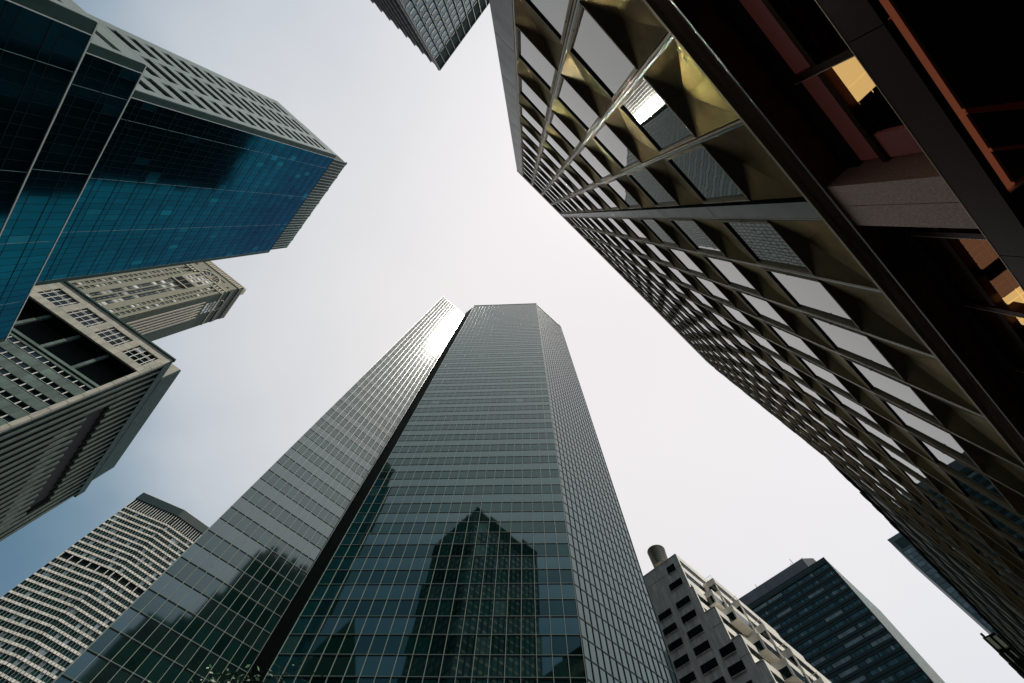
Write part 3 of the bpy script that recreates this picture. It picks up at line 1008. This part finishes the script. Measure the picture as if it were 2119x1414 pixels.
# shaded right flank
g = Face(K, (a1, b1), (a1, 150 * S))
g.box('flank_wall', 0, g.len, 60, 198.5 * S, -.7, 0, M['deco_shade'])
for i in range(6):
    s = (3.4 + i * 2.0) * S
    g.box('flank_rib', s, s + .35, 60, 176 * S, 0, .5, M['deco_trim'])
    g.box('flank_windows', s + .9, s + 2.0, 60, 174 * S, -.05, .04, M['dark_glass'])
for j in range(4):
    z = (178 + j * 2.4) * S
    for i in range(4):
        g.box('window', (5.2 + i * 1.9) * S, (6.6 + i * 1.9) * S, z, z + 1.5 * S, -.05, .06, M['deco_blind'])
g.box('band_course', 0, g.len, 184.6 * S, 185.2 * S, -.2, .4, M['deco_trim'])
for i in range(18):
    g.box('merlon', g.len / 18 * i + .2, g.len / 18 * (i + 1) - .3, 190 * S, 192.5 * S, -.2, .5, M['dark_metal'])
    g.box('merlon', g.len / 18 * i + .2, g.len / 18 * (i + 1) - .3, 196.4 * S, 199 * S, -.2, .5, M['dark_metal'])
for i in range(13):
    t0, t1 = math.pi * i / 13, math.pi * (i + 1) / 13 - .03
    v = []
    for y in (0.02, .45):
        for r_, t_ in ((3.4 * S, t0), (3.8 * S, t0), (3.8 * S, t1), (3.4 * S, t1)):
            v.append(g.pt(9 * S - math.cos(t_) * r_, 187 * S + math.sin(t_) * r_, y))
    K.poly('arch_stone', v, [(0, 1, 2, 3), (4, 7, 6, 5), (0, 4, 5, 1), (1, 5, 6, 2), (2, 6, 7, 3), (3, 7, 4, 0)], M['deco_trim'])
g.box('coping', 0, g.len, 199.4 * S, 200.2 * S, -.5, .6, M['deco_trim'])
abox(K, 'roof_house', a1 - 10, a1 + .4, b1 + 2, b1 + 7, 200 * S, 203 * S, M['deco_trim'])
K.finish()

# ------------------------------------------------------------------ broad octagonal slab tower (lower left)
root = thing('octagonal_slab_tower', 'wide pale concrete slab tower at lower left with ribbed crown and dark mechanical floor', 'tower', W(-50, 370, G0))
K = Kit(root)
P = [(-78.4, 357.0), (-46.3, 349.4), (-10, 352.0)]
prism(K, 'core', [(P[0][0] + .3, P[0][1] + .7), (P[1][0], P[1][1] + .7), (P[2][0] - .3, P[2][1] + .7), (10, 385), (-70, 385)], G0, 238, M['notch'])
SR_ = 3.97
for fi in (0, 1):
    f = Face(K, P[fi], P[fi + 1])
    n = 17 if fi == 0 else 19
    w = f.len / n
    z = 230.7
    r = 0
    while z > 60:
        mech = 186.5 < z - SR_ / 2 < 191.5
        if mech:
            f.box('mechanical_recess', 0, f.len, z - 5.2, z - 1.2, -1.0, -.9, M['void'])
            for i in range(0, n, 3):
                f.box('mechanical_fin', i * w + .3, i * w + .8, z - 5.0, z - 1.2, -.9, -.1, M['conc_white'])
        for i in range(n):
            f.box('spandrel_block', i * w + .16, (i + 1) * w - .16, z - 1.25, z, -.4, .05, M['conc_white'])
            if not mech:
                m = M['deco_win'] if random.random() < .8 else M['office_blind']
                f.box('window', i * w + .08, (i + 1) * w - .08, z - SR_ + .05, z - 1.3, -.5, -.3, M['met_glass'] if random.random() < .88 else M['grey_glass'])
                f.box('mullion', i * w - .045, i * w + .045, z - SR_ + .03, z - 1.27, -.35, -.1, M['met_bar'])
        z -= SR_ if not mech else SR_ + 1.2
        r += 1
    for i in range(n):
        f.box('crown_rib', i * w - .16, i * w + .16, 231, 239.0, -.5, .1, M['white_frame'])
    f.box('crown_back', 0, f.len, 230.9, 241, -1.2, -.8, M['void'])
    f.box('crown_fascia', -.3, f.len, 239.2, 245.6, -1.2, .5, M['office_metal'])
    for i in range(36):
        f.box('crown_dentil', f.len / 36 * i, f.len / 36 * i + .5, 245.6, 246.1, -.2, .55, M['white_frame'])
f = Face(K, P[0], P[1])
f.box('expansion_joint', f.len - .25, f.len + .25, 60, 236, -.3, .12, M['gasket'])
K.finish()

# ------------------------------------------------------------------ white stepped block (bottom right)
root = thing('stepped_apartment_block', 'pale concrete block at bottom right stepping down in balconied terraces, side wall coloured with streaks of light', 'building', W(95, 40, G0))
K = Kit(root)
vols = [(80.9, 32.2, 75.0), (80.95, 31.6, 66.0), (81.0, 29.1, 60.0), (81.05, 27.0, 53.4), (81.1, 25.4, 48.4), (81.15, 23.6, 43.6), (81.2, 21.6, 38.8)]
vols2 = [(88.6, 29.15, 71.2), (91.0, 27.05, 66.0), (91.6, 25.05, 60.0), (92.0, 23.1, 54.5), (92.0, 21.1, 48.5), (92.0, 19.2, 43.5)]
DX = 3.15
for vi, (av, bv, zt) in enumerate(vols):
    nx = vols[vi + 1] if vi + 1 < len(vols) else (av, bv - 1, zt - 5)
    bback = 60 if vi == 0 else vols[vi - 1][1]
    zlow = G0
    abox(K, 'wall_block', av + .02, 104, bv + (.02 if vi else 0), bback, zlow, zt, M['lightstreak_conc'])
    # sunlit face: white spandrels over window strips
    f = Face(K, (av, bv), (104, bv))
    z = zt
    zbot = nx[2]
    while z > zbot - 1.0:
        f.box('white_spandrel', 0, 8.5 if vi else 14, z - 1.35, z + .05, .0, .12, M['white_paint'])
        f.box('window_strip', .5, 8.0 if vi else 14, z - DX, z - 1.36, .0, .03, M['dull_glass'])
        for q in range(9):
            f.box('window_post', .5 + q * .9, .56 + q * .9, z - DX, z - 1.36, .03, .07, M['dark_metal'])
        f.box('white_post', 0, .48, z - DX, z - 1.36, .0, .11, M['white_paint'])
        z -= DX
    # fine joint on the streaked wall
    g = Face(K, (av, bv), (av, bback))
    g.box('wall_joint', 0, g.len, zt - 3.2, zt - 3.15, 0, .012, M['dark_metal'])
    g.box('roof_coping', 0, g.len, zt, zt + .12, -.3, .06, M['white_paint'])
# windows of the streaked side wall
g = Face(K, (80.9, 0), (80.9, 60))
rowsA = [(69.3, 67.7)] + [(64.9 - DX * i, 63.4 - DX * i) for i in range(12)]


def swin(b0_, b1_, z1_, z0_):
    g.box('side_window', b0_, b1_, z0_, z1_, -.02, .05, M['dark_glass'])
    g.box('window_frame', b0_ - .05, b1_ + .05, z0_ - .08, z0_, -.02, .12, M['lightstreak_conc'])
    n = 4
    for q in range(1, n):
        x = b0_ + (b1_ - b0_) * q / n
        g.box('window_post', x - .03, x + .03, z0_, z1_, .05, .075, M['dark_metal'])


swin(33.6, 35.8, 73.3, 71.5)
swin(33.3, 36.8, 69.3, 67.7)
for i in range(12):
    z = 64.9 - DX * i
    swin(33.3, 36.9, z, z - 1.5)
    if z < 66:
        swin(38.5, 42.0, z - .1, z - 1.55)
for i in range(9):
    z = 53.0 - DX * i
    swin(28.8, 32.0, z, z - 1.55)
# second row of projecting bays
for vi, (av, bv, zt) in enumerate(vols2):
    nxz = vols2[vi + 1][2] if vi + 1 < len(vols2) else zt - 5
    abox(K, 'bay_block', av, 106, bv, 34, G0, zt, M['lightstreak_conc'])
    f = Face(K, (av, bv), (106, bv))
    z = zt
    while z > nxz - 7:
        f.box('white_spandrel', 0, 14, z - 1.3, z + .04, 0, .12, M['white_paint'])
        f.box('window_strip', .4, 14, z - DX, z - 1.31, 0, .03, M['dull_glass'])
        for q in range(12):
            f.box('window_post', .4 + q * 1.1, .47 + q * 1.1, z - DX, z - 1.31, .03, .07, M['dark_metal'])
        z -= DX
    h = Face(K, (av, bv), (av, bv + 2.0))
    z = zt
    while z > nxz - 7:
        h.box('bay_panel', 0, 2.0, z - 1.35, z, 0, .06, M['conc_white'])
        h.box('bay_window', .25, 1.9, z - DX + .1, z - 1.4, 0, .05, M['dark_glass'])
        z -= DX
    # rail
    h.box('balcony_rail', 0, 2.0, zt + .9, zt + .95, -.1, -.05, M['white_frame'])
    for q in range(4):
        h.box('rail_post', .1 + q * .6, .14 + q * .6, zt, zt + .92, -.1, -.05, M['white_frame'])
# projecting boxes between both rows
for bi, (pb, pz) in enumerate(((30.6, 66.6), (28.2, 61.8), (26.2, 55.2), (24.2, 50.0), (30.4, 60.2), (28.4, 55.0))):
    abox(K, 'oriel_box', 85.2 + bi * .25, 90.5, pb - 1.0, pb + 2.2, pz - 2.9, pz, M['conc_white'])
    f = Face(K, (85.2 + bi * .25, pb - 1.0), (90.5, pb - 1.0))
    f.box('white_spandrel', 0, f.len, pz - 1.2, pz + .03, 0, .08, M['white_paint'])
    f.box('oriel_window', .3, f.len, pz - 2.7, pz - 1.25, 0, .04, M['dark_glass'])
    h = Face(K, (85.2 + bi * .25, pb - 1.0), (85.2 + bi * .25, pb + 2.2))
    h.box('oriel_window', .4, 2.8, pz - 2.75, pz - 1.2, 0, .05, M['dark_glass'])
f = Face(K, (84, 32.2), (100, 32.2))
for q in range(14):
    f.box('roof_rail_post', q * 1.05, q * 1.05 + .06, 75, 76.1, -1.3, -1.24, M['dark_metal'])
f.box('roof_rail', 0, 14, 76.05, 76.12, -1.3, -1.24, M['dark_metal'])
f.box('roof_rail', 0, 14, 75.55, 75.6, -1.3, -1.24, M['dark_metal'])
for q in range(3):
    abox(K, 'vent_pipe', 83 + q * 3, 83.25 + q * 3, 44, 44.25, 75, 76.6 + .5 * (q % 2), M['alu'])
K.finish()

# water tank on its roof
root = thing('water_tank', 'round wooden rooftop water tank on a steel stand above the pale stepped block', 'water tank', W(84.3, 38.2, 75))
K = Kit(root)
c = W(84.3, 38.2, 77.3)
n = 28
for i in range(n):
    t0, t1 = 2 * math.pi * i / n, 2 * math.pi * (i + 1) / n - .02
    v = []
    for z, R_ in ((0, 1.95), (4.8, 2.25)):
        for t_ in (t0, t1):
            for rr in (R_, R_ - .1):
                v.append(c + Vector((math.cos(t_) * rr, math.sin(t_) * rr, z)))
    K.poly('stave', v, [(0, 2, 6, 4), (1, 5, 7, 3), (0, 4, 5, 1), (2, 3, 7, 6), (4, 6, 7, 5), (0, 1, 3, 2)], M['tank_wood'])
for j in range(9):
    z = .25 + j * .5
    R_ = 1.95 + .3 * z / 4.8 + .02
    v, ff = [], []
    for i in range(n):
        t_ = 2 * math.pi * i / n
        for rr, zz_ in ((R_, 0), (R_ + .05, 0), (R_ + .05, .07), (R_, .07)):
            v.append(c + Vector((math.cos(t_) * rr, math.sin(t_) * rr, z + zz_)))
    for i in range(n):
        p, q = 4 * i, 4 * ((i + 1) % n)
        for e_ in range(4):
            ff.append((p + e_, p + (e_ + 1) % 4, q + (e_ + 1) % 4, q + e_))
    K.poly('hoop', v, ff, M['dark_metal'])
v = [c + Vector((0, 0, 5.4))] + [c + Vector((math.cos(2 * math.pi * i / n) * 2.35, math.sin(2 * math.pi * i / n) * 2.35, 4.8)) for i in range(n)]
K.poly('conical_lid', v, [(0, i + 1, (i + 1) % n + 1) for i in range(n)] + [tuple(range(n, 0, -1))], M['tank_wood'])
K.poly('tank_floor', [c + Vector((math.cos(2 * math.pi * i / n) * 1.72, math.sin(2 * math.pi * i / n) * 1.72, z)) for z in (-.1, .0) for i in range(n)],
       [tuple(range(n))[::-1], tuple(range(n, 2 * n))] + [(i, (i + 1) % n, (i + 1) % n + n, i + n) for i in range(n)], M['tank_wood'])
for da in (-1.3, 1.3):
    for db in (-1.3, 1.3):
        abox(K, 'leg', 84.3 + da - .1, 84.3 + da + .1, 38.2 + db - .1, 38.2 + db + .1, 75, 77.2, M['alu'])
    abox(K, 'brace', 84.3 + da - .06, 84.3 + da + .06, 36.8, 39.6, 76.9, 77.1, M['alu'])
    abox(K, 'brace', 82.9, 85.7, 38.2 + da - .06, 38.2 + da + .06, 75.9, 76.1, M['alu'])
K.finish()

# ------------------------------------------------------------------ black steel office block
root = thing('black_office_block', 'dark steel office block behind the pale terraces with grey penthouse on top', 'building', W(250, 50, G0))
K = Kit(root)
abox(K, 'core', 228.4, 281, 17.5, 84, G0, 159.5, M['office_metal'])
f = Face(K, (228, 17.2), (228, 84))
bw = 9.35
f.box('roof_fascia', 0, f.len, 157.4, 160.2, -.4, .12, M['office_metal'])
f.box('roof_seam', 0, f.len, 158.9, 159.0, .12, .16, M['grey_metal'])
for r in range(30):
    z1 = 157.0 - 3.84 * r
    f.box('spandrel_beam', 0, f.len, z1 - 3.84, z1 - 1.65, -.4, .0, M['office_metal'])
    f.box('beam_flange', 0, f.len, z1 - 2.75, z1 - 2.6, .0, .18, M['gasket'])
    for i in range(7):
        rr = random.random()
        blind = rr < .18
        for q in range(8):
            s = .45 + bw * i + q * 1.09
            m = M['office_blind'] if (blind or random.random() < .06) else M['office_glass']
            f.box('window', s + .05, s + 1.04, z1 - 1.62, z1 - .03, -.35, -.22, m)
for i in range(8):
    f.box('column', bw * i - .12, bw * i + .28, 40, 157.4, -.3, .1, M['office_metal'])
    f.box('column_edge', bw * i + .28, bw * i + .34, 40, 157.4, -.1, .14, M['gasket'])
g = Face(K, (228, 17.2), (281.3, 17.2))
n = 16
for i in range(n):
    w = g.len / n
    g.box('pale_fin', i * w + .1, (i + 1) * w - .9, 30, 160, -.3, 0, M['pale_louvre'])
    g.box('dark_slot', (i + 1) * w - .9, (i + 1) * w + .1, 30, 159.5, -.3, -.1, M['office_glass'])
g.box('corner_steel', -.3, .2, 30, 160.1, -.3, .12, M['office_metal'])
prism(K, 'penthouse', [(240.1, 27.4), (244.1, 23.1), (270, 23.1), (270, 80), (240.1, 80)], 159.5, 174, M['pent'])
p = Face(K, (240.1, 27.4), (240.1, 80))
for i in range(26):
    p.box('penthouse_panel', i * 2 + .03, i * 2 + 1.97, 160, 174.1, -.05, .08, M['pent'])
p.box('bright_corner', -.25, .12, 160, 174.3, -.1, .14, M['seam'])
for q, (x, h_) in enumerate(((6, 5.5), (7.2, 3.2), (31, 4.2))):
    p.box('roof_mast', x, x + .22, 174, 174 + h_, -3, -2.8, M['office_metal'])
K.finish()

# ------------------------------------------------------------------ far blue-grey towers
root = thing('far_glass_tower', 'slim hazy blue-grey glass tower poking out beside the dark cornice at right edge', 'tower', W(400, -40, G0))
K = Kit(root)
abox(K, 'core', 389.4, 430, -70, -17.9, G0, 258.5, M['grey_metal'])
f = Face(K, (389, -17.7), (389, -70))
f.box('edge_band', 0, 1.3, 60, 259, -.4, .1, M['grey_metal'])
f.box('crown_wall', 1.3, f.len, 246.6, 259, -.4, 0, M['grey_metal'])
f.box('crown_screen', 2.6, 12, 248, 255.5, 0, .1, M['office_metal'])
for r in range(44):
    z = 246.4 - 3.55 * r
    for i in range(18):
        m = M['office_blind'] if random.random() < .12 else M['grey_glass']
        f.box('window', 1.5 + i * 2.2, 3.45 + i * 2.2, z - 3.3, z - .2, -.3, -.1, m)
K.finish()
root = thing('far_grey_slab', 'small plain grey slab peeping out above the dark cornice near the right facade end', 'building', W(220, -40, G0))
K = Kit(root)
abox(K, 'core', 207.4, 240, -60, -18.0, G0, 148.5, M['pent'])
f = Face(K, (207.2, -17.8), (207.2, -60))
for r in range(30):
    f.box('wall_band', 0, f.len, 149 - 4 * r - 3.9, 149 - 4 * r, -.2, 0, M['pale_louvre'])
K.finish()

# ------------------------------------------------------------------ dark old street wall beyond the panelled tower
root = thing('dark_brick_row_building', 'dark mossy brick building with rough cornice beyond the end of the metal facade', 'building', W(60, -4, G0))
K = Kit(root)
abox(K, 'wall', 33.4, 100, -20, -3.62, G0, 30.9, M['moss_brick'])
for i in range(67):
    j = random.uniform(-.12, .12)
    abox(K, 'cornice_block', 33.4 + i, 34.35 + i, -4.2, -3.42 + j * .4, 30.6, 31.35 + j, M['moss_brick'])
for r in range(9):
    abox(K, 'string_course', 33.4, 100, -3.7, -3.58, 4 + r * 3.1, 4.25 + r * 3.1, M['moss_brick'])
    for i in range(26):
        abox(K, 'window', 34.6 + i * 2.5, 35.9 + i * 2.5, -3.66, -3.60, 4.9 + r * 3.1, 6.6 + r * 3.1, M['soffit'])
K.finish()
root = thing('ornate_cornice_building', 'black old building with pale scrolled cornice ornaments at the lower right edge', 'building', W(120, -4, G0))
K = Kit(root)
abox(K, 'wall', 101, 150, -25, -3.7, G0, 47.5, M['moss_brick'])
abox(K, 'cornice', 101, 150, -5, -3.3, 46.6, 48.0, M['moss_brick'])
rnd = random.Random(3)
for i in range(22):
    aa = 101 + i * 1.1
    hh = rnd.uniform(.3, 1.5)
    abox(K, 'cornice_scroll', aa, aa + .7, -3.6, -3.1 - rnd.uniform(0, .25), 48, 48 + hh, M['moss_brick'])
for i in range(5):
    abox(K, 'pale_ornament', 100.6, 101.0, -3.9 - i * .9, -3.4 - i * .9, 46 - .3 * i, 47.6 - .2 * i, M['gilt'])
    abox(K, 'pale_ornament', 100.5, 100.9, -3.7 - i * .9, -3.55 - i * .9, 44 + .2 * i, 45.2, M['gilt'])
K.finish()

# ------------------------------------------------------------------ street tree below the tower
root = thing('street_tree', 'leafy street tree tip at the bottom edge before the glass tower', 'tree', W(0, 0, G0))
base = Vector((-9.3, 15.35, .01))
root.location = base
root.scale = (1.10, 1.10, 1.10)
K = Kit(root)


def tube(name, pts, rads, m, parent=None):
    v, fc = [], []
    n = 8
    for k, (p, r_) in enumerate(zip(pts, rads)):
        p = Vector(p)
        d = (Vector(pts[min(k + 1, len(pts) - 1)]) - Vector(pts[max(k - 1, 0)])).normalized()
        x = d.orthogonal().normalized(); y = d.cross(x)
        for i in range(n):
            t_ = 2 * math.pi * i / n
            v.append(p + x * math.cos(t_) * r_ + y * math.sin(t_) * r_)
    for k in range(len(pts) - 1):
        for i in range(n):
            fc.append((k * n + i, k * n + (i + 1) % n, (k + 1) * n + (i + 1) % n, (k + 1) * n + i))
    return link(name, newmesh(name, v, fc, m, True), root)


tube('trunk', [(0, 0, 0), (.1, .05, 2), (0, .1, 4), (-.1, 0, 6.5)], [.16, .13, .1, .06], M['bark'])
rt = random.Random(5)
tips = []
for i in range(14):
    t_ = i * 2.4
    z = 3.2 + i * .32
    r_ = 2.3 * (1 - (i / 14) ** 2) + .5
    e_ = (math.cos(t_) * r_, math.sin(t_) * r_, z + 1.9)
    tube('limb', [(0, 0, z), (e_[0] * .5, e_[1] * .5, z + 1.2), e_], [.06, .04, .015], M['bark'])
    tips += [Vector(e_), Vector((e_[0] * .6, e_[1] * .6, z + 1.5))]
lv, lf = [], []
for tp in tips + [Vector((0, 0, 7.2)), Vector((.2, .3, 7.8)), Vector((-.4, .1, 7.6))]:
    for q in range(140):
        c_ = tp + Vector((rt.gauss(0, .38), rt.gauss(0, .38), rt.gauss(0, .30)))
        u_ = Vector((rt.gauss(0, 1), rt.gauss(0, 1), rt.gauss(0, .5))).normalized()
        w_ = u_.cross(Vector((rt.gauss(0, 1), rt.gauss(0, 1), rt.gauss(0, 1)))).normalized()
        s_ = rt.uniform(.05, .09)
        k = len(lv)
        lv += [c_ - u_ * s_, c_ + w_ * s_ * .45, c_ + u_ * s_, c_ - w_ * s_ * .45]
        lf.append((k, k + 1, k + 2, k + 3))
o = link('crown', newmesh('crown', lv, lf, M['leaf']), root)
o['kind'] = 'stuff'
